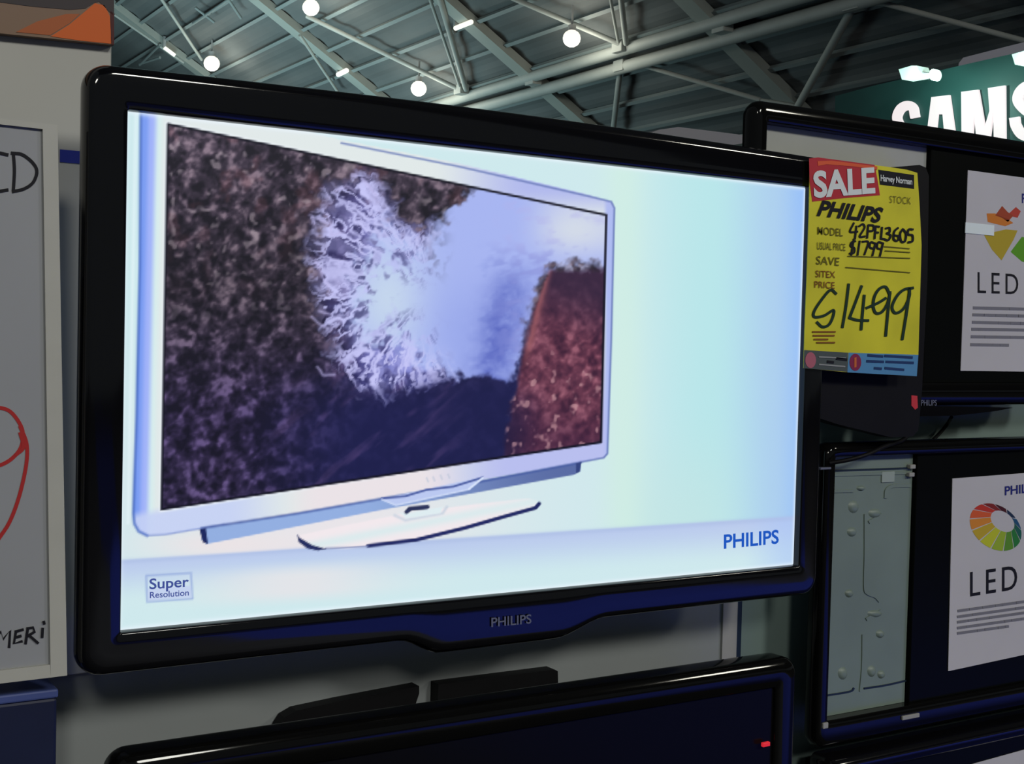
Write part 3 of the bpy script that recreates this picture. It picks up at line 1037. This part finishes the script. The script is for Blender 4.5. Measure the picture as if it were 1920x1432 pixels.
FQ = pxr(YQ - 0.0012)
p1 = empty('poster', at(1860, 700, YQ), 'white LED leaflet with a broken colour wheel on the upper right television', 'poster', 'LED leaflets on the display televisions')
a, b_ = at(1814, 319, YQ), at(1800, 695, YQ)
one('sheet', M_paper, p1, lambda b: add_box(b, a.x, a.x + 0.21, YQ - 0.001, YQ, b_.z, a.z))
one('tape', mat('clear_tape', (0.70, 0.78, 0.80), 0.2, 0.6), p1, lambda b: add_box(b, at(1808, 430, YQ).x, at(1862, 430, YQ).x, YQ - 0.0022, YQ - 0.001, at(1830, 439, YQ).z, at(1830, 419, YQ).z))
for nm, rgb, pts in (('red_brown_print', (150, 62, 36), [(1866, 404), (1879, 386), (1890, 398), (1900, 404), (1890, 416), (1878, 408)]),
                     ('orange_print', (190, 112, 40), [(1850, 400), (1866, 400), (1892, 412), (1900, 418), (1885, 424), (1868, 420), (1852, 416)]),
                     ('red_print', (170, 60, 48), [(1892, 400), (1905, 388), (1914, 396), (1908, 408), (1898, 406)]),
                     ('olive_print', (166, 146, 40), [(1845, 440), (1868, 434), (1886, 430), (1908, 432), (1900, 450), (1878, 488), (1860, 468)]),
                     ('green_print', (84, 144, 30), [(1895, 472), (1916, 444), (1945, 450), (1950, 500), (1916, 490)])):
    one('wheel_segment', col(nm, rgb), p1, lambda b: add_prism(b, [FQ(*p) for p in pts], (0, 0.0002, 0)))
bm = bmesh.new()
add_text(bm, 'LED', FQ(1833, 549), FQ(1909, 552), FQ(1833, 507), -0.004, (0, -0.0003, 0), spacing=1.35)
linkmesh('headline', bm, M_ink, p1)
bm = bmesh.new()
text_lines(bm, [(1826, 577, 1950, 580), (1825, 590, 1950, 593), (1824, 604, 1950, 607), (1823, 617, 1950, 619), (1822, 631, 1950, 633), (1821, 646, 1890, 647)], FQ, 5.5, 3)
linkmesh('small_print', bm, C_GREY, p1)
bm = bmesh.new()
add_text(bm, 'PHILIPS', FQ(1916, 380), FQ(1966, 384), FQ(1916, 362), 0.02, (0, -0.0003, 0))
linkmesh('brand_print', bm, C_NAVY, p1)

p2 = empty('poster', at(1850, 1250, YQ), 'white LED leaflet with a full colour wheel on the lower right television', 'poster', 'LED leaflets on the display televisions')
P4 = quad_px([(1786, 897), (1778, 1258), (2010, 1208), (2010, 880)], YQ - 0.001)
one('sheet', M_paper, p2, lambda b: add_prism(b, P4, (0, 0.001, 0)))
FQ2 = pxr(YQ - 0.0014)
hues = [(66, 20, 26), (120, 34, 30), (176, 50, 36), (196, 84, 44), (196, 124, 44), (176, 150, 40), (176, 180, 40), (140, 164, 44), (84, 134, 40), (36, 112, 52), (26, 88, 76), (30, 76, 112), (26, 44, 70)]
ux, vx = Vector((0.80, 0.60)), Vector((-0.60, 0.80))


def ring_pt(t, cx, cy, a_, b2):
    p = Vector((cx, cy)) + ux * (a_ * math.cos(t)) + vx * (b2 * math.sin(t))
    return (p.x, p.y)


for i, rgb in enumerate(hues):
    n = len(hues)
    t0 = math.radians(-95) - (i + 0.03) * 2 * math.pi / n
    t1 = math.radians(-95) - (i + 0.93) * 2 * math.pi / n
    oc = [ring_pt(t0 + (t1 - t0) * k / 5, 1867, 988, 53, 39) for k in range(6)]
    ic = [ring_pt(t1 + (t0 - t1) * k / 5, 1880, 977, 25, 17) for k in range(6)]
    one('wheel_segment', col('wheel_print_%d' % i, rgb), p2, lambda b: add_prism(b, [FQ2(*p) for p in oc + ic], (0, 0.0002, 0)))
bm = bmesh.new()
add_text(bm, 'LED', FQ2(1819, 1118), FQ2(1907, 1104), FQ2(1819, 1069), 0.0, (0, -0.0003, 0), spacing=1.3)
linkmesh('headline', bm, M_ink, p2)
bm = bmesh.new()
text_lines(bm, [(1797, 1145, 1960, 1122), (1796, 1156, 1960, 1133), (1796, 1166, 1960, 1143), (1796, 1177, 1960, 1154), (1796, 1187, 1890, 1174)], FQ2, 5, 5)
linkmesh('small_print', bm, C_GREY, p2)
bm = bmesh.new()
add_text(bm, 'PHILIPS', FQ2(1884, 928), FQ2(1950, 920), FQ2(1884, 911), 0.02, (0, -0.0003, 0))
linkmesh('brand_print', bm, C_NAVY, p2)

p3 = tag(one('poster', M_paper, None, lambda b: add_prism(b, quad_px([(1806, 1437), (1925, 1404), (2010, 1380), (2010, 1560), (1806, 1600)], YQ - 0.001), (0, 0.001, 0))),
         'plain white sheet corner on the black television at the bottom right', 'poster')

# ------------------------------------------------------------------ price sign on the right edge of the large set
YT = -0.0185
FT = pxr(YT)
sg = empty('price_sign', at(1612, 700, YT), 'yellow handwritten price sign with a red SALE banner on the right bezel', 'sign')
M_yel = mat('yellow_card', (0.56, 0.52, 0.022), 0.5, 0.3, noise=0.10, nscale=14)
top = [(1519, 298), (1560, 300), (1610, 306), (1660, 312), (1700, 318), (1720, 324)]
SHEET = top + [(1724, 380), (1728, 460), (1725, 560), (1722, 665), (1719, 705), (1660, 702), (1580, 697), (1507, 690), (1509, 620), (1513, 520), (1517, 400)]
one('sheet', M_yel, sg, lambda b: add_prism(b, [FT(*p) for p in SHEET], (0, 0.0012, 0)))


def tprism(nm, m, pts, lift=0.0004, par=None):
    F = pxr(YT - lift)
    return one(nm, m, par or sg, lambda b: add_prism(b, [F(*p) for p in pts], (0, 0.0003, 0)))


bn = tprism('sale_banner', mat('crimson_print', (0.40, 0.016, 0.030), 0.5, 0.3), [(1517, 297), (1534, 295), (1640, 309), (1646, 340), (1650, 366), (1585, 371), (1523, 378), (1518, 340)])
tprism('banner_fold', mat('orange_red_print', (0.62, 0.090, 0.030), 0.5, 0.3), [(1533, 302), (1560, 301), (1645, 312), (1645, 318), (1600, 312), (1550, 308), (1534, 311)], 0.0009, bn)


def ttext(nm, txt, p0, px, py, m, off=0.0, shear=0.0, par=None, lift=0.0010):
    F = pxr(YT - lift)
    bm = bmesh.new()
    add_text(bm, txt, F(*p0), F(*px), F(*py), off, (0, -0.0003, 0), shear)
    return linkmesh(nm, bm, m, par or sg)


M_salet = mat('pale_banner_letters', (0.62, 0.66, 0.66), 0.5, 0.3)
ttext('sale_lettering', 'SALE', (1526, 369), (1641, 360), (1524, 320), M_salet, 0.035, par=bn)
st = tprism('store_strip', M_ink, [(1647, 318), (1714, 328), (1714, 354), (1650, 346)])
ttext('store_lettering', 'Harvey Norman', (1651, 339), (1710, 346), (1651, 327), M_salet, 0.02, par=st)
ttext('brand_lettering', 'PHILIPS', (1531, 403), (1653, 417), (1535, 374), M_ink, 0.035, 0.25)
M_dimink = mat('olive_printed_ink', (0.13, 0.115, 0.012), 0.6, 0.2)
M_brink = mat('brown_printed_ink', (0.20, 0.080, 0.012), 0.6, 0.2)
M_pen = mat('green_black_marker', (0.010, 0.030, 0.016), 0.6, 0.2)
ttext('printed_word', 'MODEL', (1533, 439), (1580, 443), (1533, 424), M_dimink, 0.005)
ttext('printed_word', 'USUAL PRICE', (1532, 467), (1585, 470), (1532, 453), M_dimink, 0.005)
ttext('printed_word', 'SAVE', (1530, 495), (1573, 498), (1531, 479), M_dimink, 0.005)
ttext('printed_word', 'SITEX', (1529, 519), (1566, 521), (1529, 506), M_brink, 0.005)
ttext('printed_word', 'PRICE', (1527, 539), (1565, 541), (1527, 526), M_brink, 0.005)
ttext('printed_word', 'STOCK', (1668, 380), (1708, 383), (1668, 366), M_dimink, -0.01)
FTI = pxr(YT - 0.0010)


def tstrokes(nm, strokes, wd, m, curve=True):
    bm = bmesh.new()
    for k_, s_ in enumerate(strokes):
        add_stroke(bm, s_, wd, pxr(YT - 0.0010 - 0.00004 * k_), (0, -0.0003, 0), curve)
    return linkmesh(nm, bm, m, sg)


tstrokes('printed_rule', [[(1658, 462), (1705, 466)], [(1590, 480), (1706, 484)], [(1586, 501), (1706, 511)], [(1660, 470), (1706, 473)]], 1.8, M_dimink, False)
tstrokes('fine_print', [[(1524, 622), (1566, 622)], [(1525, 629), (1564, 629)], [(1527, 636), (1552, 636)], [(1532, 642), (1565, 642)]], 3, M_brink, False)
# handwritten model number, usual price and sale price
tstrokes('model_handwriting', [
    [(1601, 418), (1594, 434), (1608, 434)], [(1606, 424), (1603, 448)],
    [(1611, 424), (1618, 420), (1621, 427), (1612, 443), (1622, 443)],
    [(1628, 422), (1626, 446)], [(1628, 422), (1638, 423), (1637, 432), (1628, 433)],
    [(1642, 424), (1640, 447)], [(1642, 424), (1649, 425)], [(1641, 435), (1647, 436)],
    [(1654, 426), (1652, 447)], [(1652, 447), (1659, 448)],
    [(1661, 428), (1668, 427), (1668, 435), (1663, 437), (1670, 441), (1666, 450), (1660, 449)],
    [(1684, 427), (1677, 434), (1676, 448), (1683, 451), (1685, 443), (1678, 441)],
    [(1693, 429), (1688, 438), (1690, 452), (1697, 452), (1699, 438), (1694, 430)],
    [(1712, 430), (1704, 430), (1703, 439), (1711, 441), (1711, 452), (1703, 454)]], 3.6, M_ink)
tstrokes('usual_price_handwriting', [
    [(1604, 452), (1597, 454), (1595, 461), (1602, 465), (1601, 474), (1593, 475)], [(1601, 448), (1596, 479)],
    [(1612, 452), (1608, 478)],
    [(1617, 453), (1628, 454), (1621, 477)],
    [(1641, 456), (1633, 454), (1631, 463), (1638, 465), (1642, 456)], [(1642, 456), (1636, 479)],
    [(1656, 456), (1647, 454), (1645, 464), (1652, 466), (1656, 456)], [(1656, 456), (1650, 480)]], 3.4, M_ink)


def cr(pts):
    return [(1500 + x / 5.966, 480 + y / 5.966) for x, y in pts]


tstrokes('sale_price_handwriting', [
    cr([(405, 420), (340, 380), (240, 490), (158, 620), (165, 680), (270, 665), (375, 605), (365, 690), (320, 770), (250, 790), (190, 740)]),
    cr([(545, 315), (515, 560), (475, 795)]),
    cr([(690, 335), (620, 520), (555, 690)]), cr([(555, 690), (640, 715), (765, 720)]), cr([(720, 440), (700, 640), (685, 820)]),
    cr([(745, 580), (880, 520), (960, 470)]),
    cr([(1005, 430), (960, 345), (890, 365), (835, 450), (820, 560), (850, 635), (915, 625), (975, 540), (1008, 420)]), cr([(1008, 400), (985, 620), (960, 890)]),
    cr([(1265, 355), (1170, 372), (1090, 440), (1032, 560), (1060, 632), (1125, 618), (1185, 550), (1226, 440), (1222, 370)]), cr([(1228, 380), (1195, 620), (1145, 930)])], 5.0, M_pen)
f1 = tprism('footer_strip', mat('grey_green_print', (0.060, 0.075, 0.075), 0.5, 0.3), [(1508, 656), (1590, 661), (1589, 697), (1507, 690)])
f2 = tprism('footer_strip', mat('sky_blue_print', (0.070, 0.22, 0.42), 0.5, 0.3), [(1591, 661), (1722, 665), (1719, 705), (1589, 698)])


def ell(cx, cy, rx, ry, n=18):
    return [(cx + rx * math.cos(2 * math.pi * i / n), cy + ry * math.sin(2 * math.pi * i / n)) for i in range(n)]


tprism('round_logo', mat('pink_print', (0.36, 0.10, 0.14), 0.5, 0.3), ell(1520, 675, 10, 15), 0.0009, f1)
tprism('round_logo', mat('plum_print', (0.20, 0.015, 0.060), 0.5, 0.3), ell(1604, 679, 11, 16), 0.0009, f2)
tprism('logo_slash', mat('orange_print_2', (0.50, 0.12, 0.03), 0.5, 0.3), [(1602, 671), (1606, 669), (1606, 688), (1602, 689)], 0.0014, f2)
FT2 = pxr(YT - 0.0009)
bm = bmesh.new()
for s_ in ([(1536, 669), (1585, 671)], [(1536, 683), (1584, 687)]):
    add_stroke(bm, s_, 2.5, FT2, (0, -0.0003, 0), False)
linkmesh('footer_print', bm, mat('pale_grey_print', (0.25, 0.26, 0.27), 0.6, 0.2), f1)
bm = bmesh.new()
for s_ in ([(1569, 672), (1587, 674)], [(1552, 678), (1562, 679)]):
    add_stroke(bm, s_, 5, FT2, (0, -0.0003, 0), False)
linkmesh('footer_print', bm, M_ink, f1)
bm = bmesh.new()
for s_ in ([(1628, 666), (1655, 668)], [(1660, 667), (1710, 670)], [(1626, 677), (1656, 678)], [(1662, 678), (1712, 680)], [(1640, 690), (1652, 691)], [(1660, 690), (1694, 693)]):
    add_stroke(bm, s_, 4.5, FT2, (0, -0.0003, 0), False)
linkmesh('footer_print', bm, mat('deep_blue_print', (0.012, 0.035, 0.12), 0.6, 0.2), f2)

# black box hung behind the sign, its red tag and cable
YK = 0.012
bx = empty('speaker_box', at(1650, 815, YK), 'black box hanging behind the yellow price sign, bottom edge slanted', 'box')
BOX = [(1525, 330), (1600, 318), (1690, 312), (1724, 309), (1736, 314), (1742, 330), (1739, 520), (1729, 730), (1722, 806), (1712, 818), (1672, 820), (1640, 812), (1570, 795), (1525, 780)]
one('housing', M_matte, bx, lambda b: add_prism(b, [Vector((max(q.x, 0.5035), q.y, q.z)) for q in quad_px(BOX, YK)], (0, 0.03, 0)))
one('red_tag', mat('red_plastic_tag', (0.45, 0.03, 0.04), 0.4, 0.4, noise=0.1), bx, lambda b: add_prism(b, quad_px([(1709, 741), (1720, 742), (1721, 764), (1716, 768), (1709, 760)], YK - 0.0006), (0, 0.0004, 0)))
one('hanger', M_matte, bx, lambda b: add_box(b, 0.55, 0.66, YK + 0.03, YK + 0.0315, 0.05, 0.12))
bm = bmesh.new()
add_path_tube(bm, smooth_path([at(1700, 818, 0.05), at(1690, 826, 0.045), at(1660, 836, 0.03), at(1625, 852, 0.022), at(1590, 862, 0.03), at(1555, 868, 0.045)]), 0.0034)
tag(linkmesh('cable', bm, M_matte, None, 60), 'black cable sagging under the black box to the lower television', 'cable', 'black cables')
bm = bmesh.new()
add_path_tube(bm, smooth_path([at(1784, 782, 0.10), at(1776, 795, 0.125), at(1762, 812, 0.130), at(1750, 824, 0.12)]), 0.003)
tag(linkmesh('cable', bm, M_matte, None, 60), 'short black cable slanting down the wall between the two display televisions', 'cable', 'black cables')

# ------------------------------------------------------------------ left: hand-lettered board, label, box, header poster
YO = 0.0
FO = pxr(YO)
sb = empty('sign_board', at(60, 1275, YO), 'white framed board with handwritten letters left of the large television', 'sign')
def bx_(x, y):
    return at(x, y, YO - 0.003)


def bar(b, pts):
    add_prism(b, [bx_(*p) for p in pts], (0, 0.014, 0))


one('card', M_board, sb, lambda b: add_prism(b, [at(x, y, YO + 0.001) for x, y in [(-560, 168), (82, 240), (95, 1252), (-560, 1330)]], (0, 0.005, 0)))
one('frame', M_rim, sb, lambda b: (bar(b, [(80, 231), (108, 234), (126, 1266), (95, 1270)]), bar(b, [(-560, 158), (80, 231), (81, 242), (-560, 170)]), bar(b, [(-560, 1322), (94, 1246), (95, 1270), (-560, 1348)]), bar(b, [(-590, 156), (-560, 158), (-560, 1348), (-590, 1352)])))
one('back_support', M_matte, sb, lambda b: add_box(b, -0.85, -0.62, YO + 0.012, YW - 0.013, -0.1, 0.1))


def ostrokes(nm, strokes, wd, m, curve=True):
    bm = bmesh.new()
    for k_, s_ in enumerate(strokes):
        add_stroke(bm, s_, wd, pxr(YO + 0.0008 - 0.00015 * k_), (0, -0.0004, 0), curve)
    return linkmesh(nm, bm, m, sb)


ostrokes('headline_handwriting', [
    [(25, 287), (27, 320), (25, 357)], [(22, 287), (42, 290), (62, 306), (69, 322), (62, 342), (45, 354), (24, 359)],
    [(14, 290), (-8, 287), (-30, 300), (-38, 322), (-30, 346), (-8, 358), (14, 356)],
    [(-92, 283), (-90, 320), (-92, 357), (-55, 357)]], 6, M_ink)
ostrokes('price_handwriting', [
    [(-40, 800), (-12, 768), (8, 766), (26, 778), (42, 806), (40, 836), (24, 858), (0, 872), (-30, 878), (-52, 850), (-40, 800)],
    [(38, 800), (50, 832), (49, 872), (36, 930), (18, 978), (-4, 1012)], [(38, 812), (44, 838), (30, 852)]], 7, M_red)
ostrokes('note_handwriting', [
    [(-30, 1212), (-24, 1182), (-12, 1200), (2, 1184), (6, 1198), (19, 1182), (17, 1213)],
    [(30, 1183), (26, 1206), (41, 1202)], [(29, 1184), (43, 1180)], [(28, 1195), (39, 1192)],
    [(52, 1178), (48, 1206)], [(51, 1178), (62, 1176), (65, 1184), (52, 1192)], [(55, 1191), (71, 1205)],
    [(80, 1178), (79, 1194)], [(82, 1165), (83, 1169)]], 5, M_ink, False)

YC = YW - 0.0125
a, b_ = at(112, 280, YC), at(149, 307, YC)
tag(one('label', M_label, None, lambda b: add_box(b, a.x, b_.x + 0.01, YC - 0.0012, YC, b_.z, a.z)), 'small blue label stuck on the white wall beside the board', 'label')

# blue box under the board
x1b = at(107, 1350, 0.03).x
zt = at(100, 1292, 0.03).z
bb = empty('box', (x1b - 0.2, 0.06, -1.6), 'tall navy blue box with a lighter lid under the white board', 'box')
one('body', M_navy, bb, lambda b: add_box(b, x1b - 0.45, x1b, 0.03, YW - 0.002, -1.6, zt - 0.009, 0.003))
one('lid', M_navyrim, bb, lambda b: add_box(b, x1b - 0.451, x1b + 0.001, 0.029, YW - 0.002, zt - 0.009, zt, 0.002))

# orange header picture at the top left
YH = YC - 0.012
FH = pxr(YH)
hp = empty('header_picture', at(100, 80, YH), 'orange and brown printed header panel at the top left corner', 'picture')
one('panel', col('brown_grey_print', (122, 100, 84)), hp, lambda b: add_prism(b, [FH(*p) for p in [(-260, 36), (-260, -160), (214, -110), (214, 84)]], (0, YC - YH - 0.0005, 0)))
FH2 = pxr(YH - 0.0006)
for nm, rgb, pts in (('orange_print_flat', (196, 92, 36), [(95, 68), (130, 46), (178, 6), (196, 10), (206, 30), (209, 82), (150, 76)]),
                     ('dark_print', (58, 52, 54), [(-260, -160), (214, -110), (214, 30), (205, 22), (186, 3), (176, 6), (160, 16), (130, 18), (60, 12), (0, 4), (-260, -20)]),
                     ('rust_print', (158, 86, 48), [(30, 60), (70, 40), (125, 26), (150, 26), (130, 44), (94, 66)]),
                     ('maroon_edge_print', (70, 26, 26), [(207, 20), (214, 26), (214, 84), (208, 83)])):
    one('printed_shape', col(nm, rgb), hp, lambda b: add_prism(b, [FH2(*p) for p in pts], (0, 0.0004, 0)))

# ------------------------------------------------------------------ far stand with the big lit letters
XS = 8.0


def FS(dx=0.0):
    return lambda x, y: atx(x, y, XS - dx)


ss = empty('shop_sign', atx(1750, 255, XS), 'dark green fascia with big white glowing letters above the upper right television', 'sign')
one('fascia', mat('dark_green_fascia', (0.020, 0.060, 0.058), 0.5, 0.3, noise=0.08, nscale=3), ss,
    lambda b: add_prism(b, [FS()(*p) for p in [(1566, 180), (1640, 160), (1800, 123), (1920, 96), (2080, 60), (2080, 520), (1566, 420)]], (0.25, 0, 0)))
M_letter = mat('glowing_white_letters', (0.15, 0.15, 0.15), 0.5, 0.2, emit=(1.0, 0.88, 0.90), strength=0.85)


def letter(nm, polys=None, stroke=None, wd=0):
    bm = bmesh.new()
    if polys:
        for P_ in polys:
            add_prism(bm, [FS(0.03)(*p) for p in P_], (0.02, 0, 0))
    if stroke:
        add_stroke(bm, stroke, wd, FS(0.01), (-0.02, 0, 0))
    return linkmesh(nm, bm, M_letter, ss)


letter('letter', stroke=[(1717, 216), (1714, 203), (1704, 198), (1691, 204), (1684, 220), (1690, 236), (1704, 247), (1715, 262), (1715, 284), (1704, 298), (1688, 298), (1680, 284), (1678, 272)], wd=17)
letter('letter', [[(1746, 182), (1780, 178), (1797, 300), (1778, 302), (1772, 270), (1767, 214), (1758, 214), (1752, 270), (1748, 308), (1730, 310)]])
letter('letter', [[(1802, 172), (1834, 168), (1846, 238), (1855, 208), (1852, 165), (1884, 160), (1885, 300), (1864, 300), (1862, 208), (1850, 300), (1834, 300), (1826, 212), (1820, 304), (1803, 306)]])
letter('letter', stroke=[(1952, 176), (1944, 164), (1928, 162), (1914, 174), (1911, 190), (1924, 206), (1944, 220), (1950, 240), (1938, 256), (1918, 252), (1907, 236), (1905, 226)], wd=19)


def spot(x, y, sc, label):
    F = lambda a, c, d=0.45: atx(x + a * sc, y + c * sc, XS - d)
    e = empty('spotlight', F(0, 0), label, 'lamp', 'spotlights on the dark green fascia')
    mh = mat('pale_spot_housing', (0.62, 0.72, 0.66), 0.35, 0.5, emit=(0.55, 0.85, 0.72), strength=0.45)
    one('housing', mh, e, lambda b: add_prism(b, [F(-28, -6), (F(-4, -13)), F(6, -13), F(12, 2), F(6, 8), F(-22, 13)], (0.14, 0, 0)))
    one('arm', M_lampbody, e, lambda b: add_tube(b, F(8, 2, 0.40), F(36, 5, 0.40), 0.02, 8))
    one('lens', mat('cyan_spot_lens', (0.8, 1, 0.95), 0.3, 0.4, emit=(0.75, 1.0, 0.9), strength=1.0), e, lambda b: add_prism(b, [F(37 + 8 * math.cos(t * math.pi / 8), 4 + 11 * math.sin(t * math.pi / 8)) for t in range(16)], (0.05, 0, 0)))
    one('bracket', M_lampbody, e, lambda b: add_tube(b, F(30, 5, 0.40), F(30, 10, 0.02), 0.02, 8))
    l = bpy.data.lights.new('spot_glow', 'POINT')
    l.energy = 22
    l.color = (0.55, 1.0, 0.85)
    l.shadow_soft_size = 0.06
    lo = bpy.data.objects.new('spot_glow', l)
    COL.objects.link(lo)
    lo.location = F(14, 30, 0.55)


spot(1713, 136, 1.0, 'small bright spotlight over the first glowing letter')
spot(1925, 108, 1.0, 'small bright spotlight at the right edge over the last glowing letter')
tag(one('hanging_panel', mat('pale_lilac_panel', (0.72, 0.70, 0.80), 0.5, 0.3), None,
        lambda b: add_prism(b, [atx(x, y, 9.2) for x, y in [(1795, 135), (1798, 118), (1806, 108), (1900, 84), (2000, 60), (2000, 110)]], (0.1, 0, 0))),
    'pale grey rounded panel rising behind the dark green fascia', 'panel')
tag(one('booth_canopy', mat('pale_grey_canopy', (0.20, 0.20, 0.22), 0.5, 0.3), None,
        lambda b: add_prism(b, [at(x, y, 4.0) for x, y in [(1212, 252), (1236, 243), (1272, 238), (1330, 245), (1400, 254), (1560, 275)]] + [Vector((at(1560, 275, 4.0).x, 4.0, -1.6)), Vector((at(1212, 275, 4.0).x, 4.0, -1.6))], (0, 0.4, 0))),
    'pale grey canopy top just above the upper edge of the large television', 'canopy')
